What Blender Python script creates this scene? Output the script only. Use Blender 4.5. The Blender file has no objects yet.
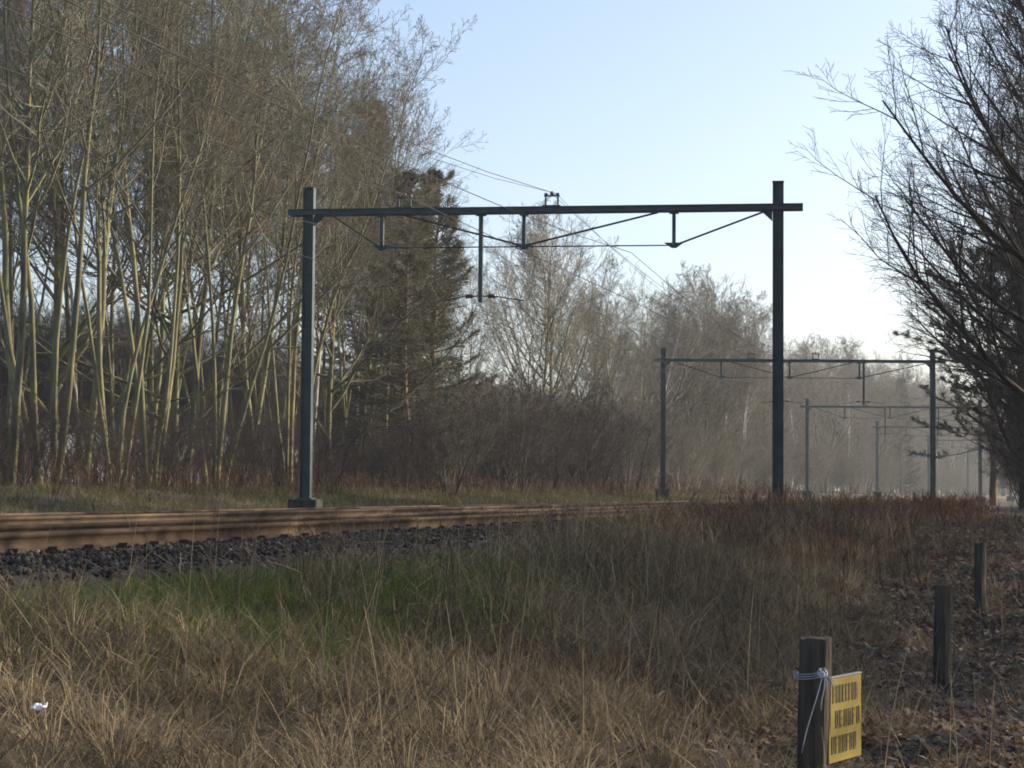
import bpy, math, random
import numpy as np
from mathutils import Vector, Matrix
R = math.radians
scene = bpy.context.scene
COL = scene.collection

# ------------------------------------------------------------------ camera
EYE = 1.6
cam_d = bpy.data.cameras.new('camera'); cam = bpy.data.objects.new('camera', cam_d); COL.objects.link(cam)
cam_d.sensor_width = 36.0; cam_d.lens = 2000.0 / 1024 * 36.0
cam_d.clip_start = 0.1; cam_d.clip_end = 6000
PITCH, ROLL = R(3.03), R(-0.45)
cam.matrix_world = Matrix.Translation((0, 0, EYE)) @ Matrix.Rotation(R(90) + PITCH, 4, 'X') @ Matrix.Rotation(-ROLL, 4, 'Z')
scene.camera = cam

# ------------------------------------------------------------------ light
SUN_EL = R(24); SUN_AZ = R(68)            # azimuth measured from +Y (view direction) clockwise to +X
world = bpy.data.worlds.new('World'); scene.world = world; world.use_nodes = True
wn = world.node_tree; wn.nodes.clear()
sky = wn.nodes.new('ShaderNodeTexSky'); sky.sky_type = 'NISHITA'; sky.sun_disc = False
sky.sun_elevation = SUN_EL; sky.sun_rotation = SUN_AZ; sky.air_density = 0.8; sky.dust_density = 2.4; sky.ozone_density = 1.0
bg = wn.nodes.new('ShaderNodeBackground'); bg.inputs['Strength'].default_value = 0.13
wo = wn.nodes.new('ShaderNodeOutputWorld')
wn.links.new(sky.outputs[0], bg.inputs[0]); wn.links.new(bg.outputs[0], wo.inputs[0])
sd = bpy.data.lights.new('sun', 'SUN'); sd.energy = 4.8; sd.angle = R(0.53); sd.color = (1.0, 0.87, 0.70)
sun = bpy.data.objects.new('sun', sd); COL.objects.link(sun)
SV = Vector((math.cos(SUN_EL) * math.sin(SUN_AZ), math.cos(SUN_EL) * math.cos(SUN_AZ), math.sin(SUN_EL)))
sun.rotation_euler = SV.to_track_quat('Z', 'Y').to_euler(); sun.location = (30, 10, 30)
vs = scene.view_settings; vs.view_transform = 'Standard'; vs.look = 'None'; vs.exposure = 0.92; vs.gamma = 1.0
vs.use_curve_mapping = False
cy = scene.cycles
cy.max_bounces = 6; cy.diffuse_bounces = 3; cy.glossy_bounces = 2; cy.transmission_bounces = 3; cy.transparent_max_bounces = 4; cy.volume_bounces = 1
cy.use_denoising = True; cy.filter_width = 1.8
HAZE_DENSITY = 0.0005

rng = np.random.default_rng(11)

# ------------------------------------------------------------------ helpers
def tag(o, label=None, cat=None, group=None, kind=None):
    if label: o['label'] = label
    if cat: o['category'] = cat
    if group: o['group'] = group
    if kind: o['kind'] = kind
    return o
def link(o, parent=None):
    COL.objects.link(o)
    if parent is not None: o.parent = parent
    return o
def empty(name, loc=(0, 0, 0), rz=0.0, parent=None):
    o = bpy.data.objects.new(name, None); o.empty_display_size = 0.3
    o.location = loc; o.rotation_euler = (0, 0, rz)
    return link(o, parent)
def mesh_np(name, V, F, attrs=None, mat=None, smooth=False):
    V = np.ascontiguousarray(V, np.float32); F = np.ascontiguousarray(F, np.int32)
    me = bpy.data.meshes.new(name); n = F.shape[1]
    me.vertices.add(len(V)); me.vertices.foreach_set('co', V.ravel())
    me.loops.add(F.size); me.loops.foreach_set('vertex_index', F.ravel())
    me.polygons.add(len(F)); me.polygons.foreach_set('loop_start', np.arange(0, F.size, n, dtype=np.int32))
    if smooth: me.polygons.foreach_set('use_smooth', np.ones(len(F), bool))
    me.update(calc_edges=True)
    for k, a in (attrs or {}).items():
        at = me.attributes.new(k, 'FLOAT', 'POINT'); at.data.foreach_set('value', np.ascontiguousarray(a, np.float32))
    if mat: me.materials.append(mat)
    return me
def obj(name, me, parent=None):
    return link(bpy.data.objects.new(name, me), parent)

class MB:
    """collects boxes, bars and tubes into one mesh"""
    def __init__(s): s.v = []; s.f = []
    def add(s, vs_, fs):
        b = len(s.v); s.v += [tuple(p) for p in vs_]; s.f += [tuple(i + b for i in f) for f in fs]; return s
    def box(s, c, size, rot=None):
        hx, hy, hz = size[0] / 2, size[1] / 2, size[2] / 2; c = Vector(c)
        P = [Vector((x, y, z)) for z in (-hz, hz) for y in (-hy, hy) for x in (-hx, hx)]
        if rot is not None: P = [rot @ p for p in P]
        return s.add([c + p for p in P], [(0, 2, 3, 1), (4, 5, 7, 6), (0, 1, 5, 4), (2, 6, 7, 3), (0, 4, 6, 2), (1, 3, 7, 5)])
    def bar(s, a, b, w, h=None):
        a, b = Vector(a), Vector(b); d = b - a; L = d.length; q = d.to_track_quat('Y', 'Z').to_matrix()
        return s.box((a + b) / 2, (w, L, h or w), q)
    def tube(s, pts, rad, n=8, cap=True):
        pts = [Vector(p) for p in pts]; rr = rad if isinstance(rad, (list, tuple)) else [rad] * len(pts)
        vs_, fs = [], []
        for i, p in enumerate(pts):
            d = (pts[min(i + 1, len(pts) - 1)] - pts[max(i - 1, 0)]).normalized()
            u = d.orthogonal().normalized() if i == 0 else (u - d * u.dot(d)).normalized()
            w = d.cross(u)
            for k in range(n):
                a = 2 * math.pi * k / n; vs_.append(p + (u * math.cos(a) + w * math.sin(a)) * rr[i])
        for i in range(len(pts) - 1):
            for k in range(n):
                k2 = (k + 1) % n; fs.append((i * n + k, i * n + k2, (i + 1) * n + k2, (i + 1) * n + k))
        if cap: fs += [tuple(range(n))[::-1], tuple((len(pts) - 1) * n + k for k in range(n))]
        return s.add(vs_, fs)
    def prism(s, prof, a, b):
        """profile list of (x, z) swept along y from a to b, placed in xz"""
        n = len(prof); vs_ = [(x, a, z) for x, z in prof] + [(x, b, z) for x, z in prof]
        return s.add(vs_, [(i, (i + 1) % n, n + (i + 1) % n, n + i) for i in range(n)] + [tuple(range(n))[::-1], tuple(range(n, 2 * n))])
    def mesh(s, name, mat, smooth=False, bevel=0):
        me = bpy.data.meshes.new(name); me.from_pydata(s.v, [], s.f)
        if bevel:
            import bmesh
            bm = bmesh.new(); bm.from_mesh(me); bmesh.ops.recalc_face_normals(bm, faces=bm.faces)
            bmesh.ops.bevel(bm, geom=bm.edges[:], offset=bevel, segments=1, affect='EDGES'); bm.to_mesh(me); bm.free()
        me.materials.append(mat); me.update()
        if smooth: me.polygons.foreach_set('use_smooth', np.ones(len(me.polygons), bool))
        return me
    def build(s, name, mat, parent=None, smooth=False, bevel=0): return obj(name, s.mesh(name, mat, smooth, bevel), parent)

def copy_tree(o, parent=None):
    c = o.copy(); COL.objects.link(c); c.parent = parent
    for ch in list(o.children): copy_tree(ch, c)
    return c

def tubes(P0, P1, R0, R1, n=3):
    P0, P1 = np.asarray(P0, np.float64), np.asarray(P1, np.float64); R0, R1 = np.asarray(R0), np.asarray(R1)
    d = P1 - P0; d /= np.maximum(np.linalg.norm(d, axis=1, keepdims=True), 1e-9)
    ref = np.where(np.abs(d[:, 2:3]) > 0.9, np.array([[1.0, 0, 0]]), np.array([[0, 0, 1.0]]))
    u = np.cross(d, ref); u /= np.linalg.norm(u, axis=1, keepdims=True); w = np.cross(d, u)
    a = np.arange(n) * 2 * math.pi / n
    ring = u[:, None, :] * np.cos(a)[None, :, None] + w[:, None, :] * np.sin(a)[None, :, None]
    V = np.concatenate([P0[:, None] + ring * R0[:, None, None], P1[:, None] + ring * R1[:, None, None]], 1)
    N = len(P0); k = np.arange(n); k2 = (k + 1) % n
    f = np.stack([k, k2, n + k2, n + k], 1)
    F = (f[None] + (np.arange(N) * 2 * n)[:, None, None]).reshape(-1, 4)
    rad = np.concatenate([np.repeat(R0[:, None], n, 1), np.repeat(R1[:, None], n, 1)], 1).ravel()
    return V.reshape(-1, 3), F, rad

def ribbons(B, L, W, az, lean, bend, tint):
    """curved pointed blades: base points B, length L, width W, azimuth, lean (0 upright), bend"""
    N = len(B); dirx = np.stack([np.cos(az), np.sin(az), np.zeros(N)], 1)
    ta = rng.uniform(0, 2 * math.pi, N); side = np.stack([np.cos(ta), np.sin(ta), np.zeros(N)], 1) * (W / 2)[:, None]
    l1 = lean; l2 = lean + bend
    m = B + (dirx * np.sin(l1)[:, None] + np.array([[0, 0, 1.0]]) * np.cos(l1)[:, None]) * (L * 0.5)[:, None]
    t = m + (dirx * np.sin(l2)[:, None] + np.array([[0, 0, 1.0]]) * np.cos(l2)[:, None]) * (L * 0.5)[:, None]
    V = np.stack([B - side, B + side, m - side * .75, m + side * .75, t], 1).reshape(-1, 3)
    f = np.array([[0, 1, 3], [0, 3, 2], [2, 3, 4]])
    F = (f[None] + (np.arange(N) * 5)[:, None, None]).reshape(-1, 3)
    return V, F, np.repeat(tint, 5)

def vnoise(x, y, sc, seed=0):
    x = np.asarray(x, np.float64) / sc + seed * 17.31; y = np.asarray(y, np.float64) / sc - seed * 9.77
    xi, yi = np.floor(x), np.floor(y); fx, fy = x - xi, y - yi
    fx = fx * fx * (3 - 2 * fx); fy = fy * fy * (3 - 2 * fy)
    def h(a, b):
        s = np.sin(a * 127.1 + b * 311.7 + seed * 3.3) * 43758.5453; return s - np.floor(s)
    return (h(xi, yi) * (1 - fx) + h(xi + 1, yi) * fx) * (1 - fy) + (h(xi, yi + 1) * (1 - fx) + h(xi + 1, yi + 1) * fx) * fy
def sstep(a, b, x):
    t = np.clip((np.asarray(x, np.float64) - a) / (b - a), 0, 1); return t * t * (3 - 2 * t)

# ------------------------------------------------------------------ materials
def new_mat(name):
    m = bpy.data.materials.new(name); m.use_nodes = True; nt = m.node_tree
    p = nt.nodes['Principled BSDF']; return m, nt, p
def lin(c): return (c[0], c[1], c[2], 1)
def ramp(nt, stops):
    r = nt.nodes.new('ShaderNodeValToRGB'); e = r.color_ramp.elements
    while len(e) < len(stops): e.new(0.5)
    for el, (p, c) in zip(e, stops): el.position = p; el.color = lin(c)
    return r
def noise(nt, sc, det=4, rough=.55, co='Object', stretch=None):
    tc = nt.nodes.new('ShaderNodeTexCoord'); n = nt.nodes.new('ShaderNodeTexNoise')
    n.inputs['Scale'].default_value = sc; n.inputs['Detail'].default_value = det; n.inputs['Roughness'].default_value = rough
    if stretch:
        mp = nt.nodes.new('ShaderNodeMapping'); mp.inputs['Scale'].default_value = stretch
        nt.links.new(tc.outputs[co], mp.inputs[0]); nt.links.new(mp.outputs[0], n.inputs['Vector'])
    else: nt.links.new(tc.outputs[co], n.inputs['Vector'])
    return n
def noise_mat(name, stops, sc, rough=.9, bump=0, det=5, stretch=None, metallic=0, spec=.3, bsc=None):
    m, nt, p = new_mat(name); n = noise(nt, sc, det, .6, stretch=stretch); r = ramp(nt, stops)
    nt.links.new(n.outputs['Fac'], r.inputs[0]); nt.links.new(r.outputs[0], p.inputs['Base Color'])
    p.inputs['Roughness'].default_value = rough; p.inputs['Metallic'].default_value = metallic; p.inputs['Specular IOR Level'].default_value = spec
    if bump:
        b = nt.nodes.new('ShaderNodeBump'); b.inputs['Strength'].default_value = bump; b.inputs['Distance'].default_value = .03
        n2 = noise(nt, bsc or sc * 3, 5, .6, stretch=stretch); nt.links.new(n2.outputs['Fac'], b.inputs['Height']); nt.links.new(b.outputs[0], p.inputs['Normal'])
    return m
def attr_mat(name, attr, stops, rough=.75, transl=0.0, spec=.15, nsc=0):
    """colour from a per-piece random attribute; optional translucency for thin leaves and blades"""
    m, nt, p = new_mat(name); a = nt.nodes.new('ShaderNodeAttribute'); a.attribute_name = attr; r = ramp(nt, stops)
    nt.links.new(a.outputs['Fac'], r.inputs[0]); nt.links.new(r.outputs[0], p.inputs['Base Color'])
    p.inputs['Roughness'].default_value = rough; p.inputs['Specular IOR Level'].default_value = spec
    if transl:
        t = nt.nodes.new('ShaderNodeBsdfTranslucent'); mx = nt.nodes.new('ShaderNodeMixShader'); mx.inputs[0].default_value = transl
        nt.links.new(r.outputs[0], t.inputs[0]); nt.links.new(p.outputs[0], mx.inputs[1]); nt.links.new(t.outputs[0], mx.inputs[2])
        nt.links.new(mx.outputs[0], nt.nodes['Material Output'].inputs[0])
    return m
def bark_mat(name, thick, twig, moss=None, r0=.008, r1=.05):
    """bark by branch thickness (attribute rad): twigs one colour, limbs another, moss patches on the thick wood"""
    m, nt, p = new_mat(name); a = nt.nodes.new('ShaderNodeAttribute'); a.attribute_name = 'rad'
    mr = nt.nodes.new('ShaderNodeMapRange'); mr.inputs[1].default_value = r0; mr.inputs[2].default_value = r1
    nt.links.new(a.outputs['Fac'], mr.inputs[0])
    n = noise(nt, 3.0, 5, .65, stretch=(1, 1, .35)); r = ramp(nt, [(.32, tuple(c * .55 for c in thick)), (.5, thick), (.66, moss or thick)])
    nt.links.new(n.outputs['Fac'], r.inputs[0])
    mx = nt.nodes.new('ShaderNodeMix'); mx.data_type = 'RGBA'
    nt.links.new(mr.outputs[0], mx.inputs['Factor']); mx.inputs['A'].default_value = lin(twig); nt.links.new(r.outputs[0], mx.inputs['B'])
    oi = nt.nodes.new('ShaderNodeObjectInfo'); hv = nt.nodes.new('ShaderNodeHueSaturation')
    mv = nt.nodes.new('ShaderNodeMapRange'); mv.inputs[3].default_value = .75; mv.inputs[4].default_value = 1.25
    nt.links.new(oi.outputs['Random'], mv.inputs[0]); nt.links.new(mv.outputs[0], hv.inputs['Value']); nt.links.new(mx.outputs['Result'], hv.inputs['Color'])
    nt.links.new(hv.outputs[0], p.inputs['Base Color']); p.inputs['Roughness'].default_value = .9; p.inputs['Specular IOR Level'].default_value = .15
    b = nt.nodes.new('ShaderNodeBump'); b.inputs['Strength'].default_value = .5; b.inputs['Distance'].default_value = .02
    n2 = noise(nt, 14, 4, .6, stretch=(1, 1, .2)); nt.links.new(n2.outputs['Fac'], b.inputs['Height']); nt.links.new(b.outputs[0], p.inputs['Normal'])
    return m

M = {}
M['soil'] = noise_mat('soil', [(.25, (.025, .02, .013)), (.5, (.05, .04, .026)), (.72, (.085, .068, .042))], 1.7, .95, .8, 8, bsc=14)
M['ballast'] = noise_mat('ballast', [(.3, (.02, .017, .014)), (.5, (.045, .037, .03)), (.75, (.08, .066, .054))], 9, .95, 1.0, 6, bsc=20)
M['stone'] = attr_mat('ballast_stone', 'tint', [(0, (.018, .014, .011)), (.5, (.046, .036, .028)), (.85, (.09, .076, .062)), (1, (.20, .17, .14))], .9)
M['rust'] = noise_mat('rusty_rail', [(.32, (.022, .014, .009)), (.5, (.062, .037, .019)), (.68, (.11, .068, .034))], 1.9, .8, .3, 6, bsc=30, spec=.3)
M['steel'] = noise_mat('worn_rail_head', [(.3, (.10, .075, .055)), (.6, (.22, .19, .165))], 3, .42, 0, 5, metallic=.5)
M['sleeper'] = noise_mat('sleeper_wood', [(.3, (.035, .025, .018)), (.6, (.085, .06, .042)), (.8, (.13, .10, .075))], 6, .95, .6, 6, stretch=(.3, 3, 1))
M['clip'] = noise_mat('rail_clip_iron', [(.3, (.05, .028, .018)), (.7, (.11, .06, .03))], 20, .8)
M['paint'] = noise_mat('green_mast_paint', [(.3, (.042, .062, .062)), (.55, (.062, .088, .088)), (.8, (.10, .118, .11))], 2.5, .65, .15, 6, bsc=25, spec=.25)
M['rod'] = noise_mat('dark_steel_rod', [(.3, (.02, .027, .03)), (.7, (.045, .05, .05))], 8, .6)
M['concrete'] = noise_mat('dark_concrete', [(.3, (.025, .024, .02)), (.55, (.05, .048, .04)), (.8, (.09, .085, .07))], 7, .95, .5)
M['insul'] = noise_mat('brown_porcelain', [(.3, (.035, .02, .018)), (.7, (.08, .05, .045))], 12, .3, spec=.6)
M['wire'] = noise_mat('copper_wire', [(.3, (.012, .012, .012)), (.7, (.022, .021, .02))], 5, .8)
M['post'] = noise_mat('weathered_post', [(.3, (.028, .022, .016)), (.5, (.06, .049, .036)), (.75, (.115, .095, .07))], 7, .95, .7, 6, stretch=(3, 3, .3))
M['yellow'] = noise_mat('yellow_sign_paint', [(.3, (.12, .086, .001)), (.55, (.165, .122, .002)), (.8, (.22, .165, .003))], 6, .55, spec=.35)
M['ink'] = noise_mat('faded_sign_ink', [(.35, (.05, .038, .005)), (.65, (.085, .062, .005))], 22, .7)
M['alu'] = noise_mat('grey_sign_edge', [(.3, (.10, .10, .09)), (.7, (.17, .17, .16))], 12, .6)
M['cord'] = noise_mat('pale_blue_cord', [(.3, (.26, .29, .34)), (.7, (.42, .45, .50))], 30, .6)
M['litter'] = noise_mat('white_plastic', [(.3, (.7, .7, .7)), (.7, (.85, .85, .86))], 10, .5)
M['grass_dry'] = attr_mat('dry_grass', 'tint', [(0, (.055, .045, .03)), (.35, (.13, .104, .068)), (.7, (.245, .195, .12)), (1, (.43, .345, .21))], .7, .35)
M['grass_green'] = attr_mat('green_grass', 'tint', [(0, (.035, .05, .014)), (.5, (.075, .115, .022)), (.85, (.13, .17, .035)), (1, (.24, .21, .08))], .65, .35)
M['grass_verge'] = attr_mat('verge_grass', 'tint', [(0, (.04, .042, .018)), (.45, (.085, .085, .034)), (.75, (.13, .12, .05)), (1, (.24, .19, .10))], .7, .3)
M['stalk'] = attr_mat('straw_stalk', 'tint', [(0, (.10, .075, .045)), (.5, (.26, .19, .10)), (1, (.46, .36, .21))], .7)
M['bracken'] = attr_mat('bracken', 'tint', [(0, (.04, .024, .018)), (.45, (.115, .056, .034)), (.8, (.18, .09, .05)), (1, (.30, .18, .09))], .8, .2)
M['brush'] = attr_mat('brush', 'tint', [(0, (.045, .034, .025)), (.5, (.10, .076, .052)), (1, (.20, .15, .10))], .85, .15)
M['bramble'] = attr_mat('bramble', 'tint', [(0, (.045, .03, .022)), (.5, (.105, .066, .044)), (1, (.19, .125, .08))], .85, .15)
M['leaf'] = attr_mat('fallen_leaf', 'tint', [(0, (.045, .025, .014)), (.4, (.11, .062, .032)), (.8, (.23, .15, .09)), (1, (.42, .33, .24))], .5, .25, .4)
M['bark_wood'] = bark_mat('mossy_bark', (.145, .138, .078), (.155, .142, .10), (.25, .238, .09))
M['bark_grey'] = bark_mat('grey_bark', (.14, .13, .10), (.175, .16, .125), (.19, .18, .10))
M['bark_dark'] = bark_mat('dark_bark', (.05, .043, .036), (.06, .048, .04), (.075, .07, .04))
M['bark_birch'] = bark_mat('birch_bark', (.50, .48, .44), (.165, .15, .12), (.62, .60, .56), .012, .04)
M['bark_pine'] = bark_mat('pine_bark', (.11, .07, .05), (.06, .045, .035), (.14, .09, .06))
M['needle_spruce'] = attr_mat('spruce_needles', 'tint', [(0, (.04, .04, .018)), (.5, (.095, .09, .042)), (1, (.17, .15, .075))], .7, .15)
M['needle_pine'] = attr_mat('pine_needles', 'tint', [(0, (.012, .018, .012)), (.5, (.026, .04, .022)), (1, (.05, .065, .035))], .7, .1)

# ------------------------------------------------------------------ the lie of the land
CP = np.array([(-12.2, -5), (.71, 43.6), (14.5, 93.35), (27.9, 143.1), (40.6, 186.5), (55.4, 231), (69.9, 273), (84.5, 316)])
POLY = np.polyfit(CP[:, 1], CP[:, 0], 3); DPOLY = np.polyder(POLY)
YMAX = 330.0
def cx(y):
    y = np.asarray(y, np.float64); ye = np.clip(y, -30, YMAX)
    return np.polyval(POLY, ye) + (y - ye) * np.polyval(DPOLY, ye)
def cth(y): return np.arctan(np.polyval(DPOLY, np.clip(y, -30, YMAX)))
def cdist(x, y): return (np.asarray(x) - cx(y)) * np.cos(cth(y))
def at(y, c):
    """a point on the line across the track whose axis crosses at y, c metres to the right"""
    th = cth(y); return np.stack([cx(y) + c * np.cos(th), y - c * np.sin(th)], -1)
def gz(x, y, bumps=True):
    x = np.asarray(x, np.float64); y = np.asarray(y, np.float64); c = cdist(x, y)
    near = np.interp(c, [-60, -30, -13, -8.5, -6.0, -5.0, 4.7, 5.25, 6.3, 7.6, 9.7, 13, 30, 60], [1.7, 1.7, 1.6, 1.42, 1.05, .80, .80, .93, .86, .48, .0, .0, .5, .8])
    far = np.interp(c, [-60, -30, -13, -8.5, -6.0, -5.0, 4.7, 5.3, 9.0, 13, 30, 60], [1.7, 1.7, 1.6, 1.42, 1.05, .80, .80, .95, 1.0, 1.25, 1.3, 1.3])
    z = near + (far - near) * sstep(17, 33, y)
    if bumps:
        k = sstep(5.1, 6.0, np.abs(c)); z = z + k * ((vnoise(x, y, 1.7, 1) - .5) * .22 + (vnoise(x, y, .7, 2) - .5) * .13)
    return z

xs = np.concatenate([np.array([-3000, -1200, -500, -250, -150]), np.arange(-100, -16, 4), np.arange(-16, 16, .3), np.arange(16, 110, 2.5), np.array([125, 160, 250, 500, 1200, 3000])])
ys = np.concatenate([np.array([-3000, -900, -300, -100, -50, -30]), np.arange(-20, 4, 2), np.arange(4, 44, .3), np.arange(44, 130, 1.5), np.arange(130, 340, 5), np.array([360, 420, 600, 1200, 3500])])
GX, GY = np.meshgrid(xs, ys); GZ = gz(GX, GY)
nx, ny = len(xs), len(ys); i = np.arange((ny - 1) * (nx - 1)); i = i // (nx - 1) * nx + i % (nx - 1)
ground = obj('ground', mesh_np('ground', np.stack([GX, GY, GZ], -1).reshape(-1, 3), np.stack([i, i + 1, i + nx + 1, i + nx], 1), mat=M['soil'], smooth=True))
tag(ground, kind='structure')

# track bed
yy = np.concatenate([np.arange(-6, 60, 1.0), np.arange(60, 330, 5.0)])
def sweep(profile, yv, closed=True):
    pr = np.array(profile); n = len(pr); V = []
    for c, z in pr: V.append(np.concatenate([at(yv, c), np.full((len(yv), 1), z)], 1))
    V = np.stack(V, 1)                                   # (len, n, 3)
    F = []
    for k in range(n if closed else n - 1):
        k2 = (k + 1) % n; a = np.arange(len(yv) - 1) * n
        F.append(np.stack([a + k, a + k2, a + n + k2, a + n + k], 1))
    return V.reshape(-1, 3), np.concatenate(F)[:, ::-1]
V, F = sweep([(5.35, .70), (4.55, 1.06), (3.0, 1.068), (2.55, 1.06), (.0, 1.055), (-4.55, 1.04), (-5.3, .70)], yy, False)
bed = obj('ballast_bed', mesh_np('ballast_bed', V, F, mat=M['ballast'], smooth=True)); tag(bed, kind='structure')

# ------------------------------------------------------------------ railway tracks
RT, RH = 1.235, .15
def rail_profile(c):
    h = [(.060, -RH), (.060, -RH + .010), (.016, -RH + .024), (.008, -RH + .034), (.008, -.046), (.036, -.036), (.036, -.006), (.029, 0)]
    return [(c + a, RT + b) for a, b in h] + [(c - a, RT + b) for a, b in h[::-1]]
sl_me = MB().box((0, 0, 0), (2.6, .25, .13)).mesh('sleeper', M['sleeper'], bevel=.012)
for tc, lab in ((2.0, 'rusty railway track with timber sleepers, nearer of the two'), (-2.0, 'rusty railway track farther away, beside the green left mast')):
    t = empty('railway_track', (float(cx(10.0)), 10.0, 1.0)); tag(t, lab, 'railway track', 'pair of railway tracks')
    inv = Matrix.Translation(t.location).inverted()
    for s in (-.75, .75):
        V, F = sweep(rail_profile(tc + s), np.concatenate([np.arange(-4, 60, 2.0), np.arange(60, 330, 6.0)]))
        r = obj('rail', mesh_np('rail', V, F, mat=M['rust']), t); r.matrix_parent_inverse = inv
        V, F = sweep([(tc + s + .022, RT + .003), (tc + s - .022, RT + .003)], np.concatenate([np.arange(-4, 60, 2.0), np.arange(60, 330, 6.0)]), False)
        obj('running_surface', mesh_np('running_surface', V, F, mat=M['steel']), r)
    yv = -3.0; clips = MB(); n_sl = 0; far = MB()
    while yv < 320:
        p = at(yv, tc); th = float(cth(yv))
        if n_sl < 200:
            o = obj('sleeper', sl_me, t); o.matrix_parent_inverse = inv
            o.location = (p[0], p[1], RT - RH - .067 - .002 * (n_sl % 3)); o.rotation_euler = (0, 0, -th)
        else: far.box((p[0], p[1], RT - RH - .067), (2.6, .25, .13), Matrix.Rotation(-th, 3, 'Z'))
        if n_sl < 110:
            for s in (-.75, .75):
                for k in (-1, 1):
                    q = at(yv, tc + s + k * .105); clips.box((q[0], q[1], RT - RH + .016), (.085, .13, .035), Matrix.Rotation(-th, 3, 'Z'))
        yv += .62; n_sl += 1
    o = clips.build('rail_fastening', M['clip'], t); o.matrix_parent_inverse = inv; tag(o, kind='stuff')
    o = far.build('distant_sleeper', M['sleeper'], t); o.matrix_parent_inverse = inv; tag(o, kind='stuff')

# ballast stones
N = 21000
y0 = 6 + 36 * rng.random(N) ** 1.25; c0 = np.where(rng.random(N) < .62, rng.uniform(2.84, 5.25, N), rng.uniform(-4.6, 2.6, N))
p = at(y0, c0); z0 = np.interp(c0, [-5.3, -4.55, 0, 2.55, 3.0, 4.55, 5.35], [.70, 1.04, 1.055, 1.06, 1.068, 1.06, .70])
stray = rng.random(N) < .06; p[stray] += rng.normal(0, .35, (stray.sum(), 2)); z0[stray] = np.maximum(gz(p[stray, 0], p[stray, 1]), z0[stray] - .02)
ic = np.array([(0, 0, 1), (.9, 0, .25), (.1, .85, .2), (-.8, .1, .3), (-.1, -.9, .15), (0.1, 0, -.6)])
icf = np.array([(0, 1, 2), (0, 2, 3), (0, 3, 4), (0, 4, 1), (5, 2, 1), (5, 3, 2), (5, 4, 3), (5, 1, 4)])
sz = rng.uniform(.014, .034, N); a = rng.uniform(0, 6.28, N); tl = rng.uniform(-.5, .5, N)
L = ic[None] * (sz[:, None, None] * rng.uniform(.65, 1.35, (N, 6, 3)))
ca, sa = np.cos(a)[:, None], np.sin(a)[:, None]
X = L[..., 0] * ca - L[..., 1] * sa; Y = L[..., 0] * sa + L[..., 1] * ca; Z = L[..., 2] + X * tl[:, None]
V = np.stack([X + p[:, 0:1], Y + p[:, 1:2], Z + z0[:, None] + .008], -1).reshape(-1, 3)
F = (icf[None] + (np.arange(N) * 6)[:, None, None]).reshape(-1, 3)
st = obj('ballast_stones', mesh_np('ballast_stones', V, F, {'tint': np.repeat(rng.random(N) ** 1.3, 6)}, M['stone']))
tag(st, 'loose grey-brown ballast stones along the near rail', 'ballast', kind='stuff')

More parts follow.
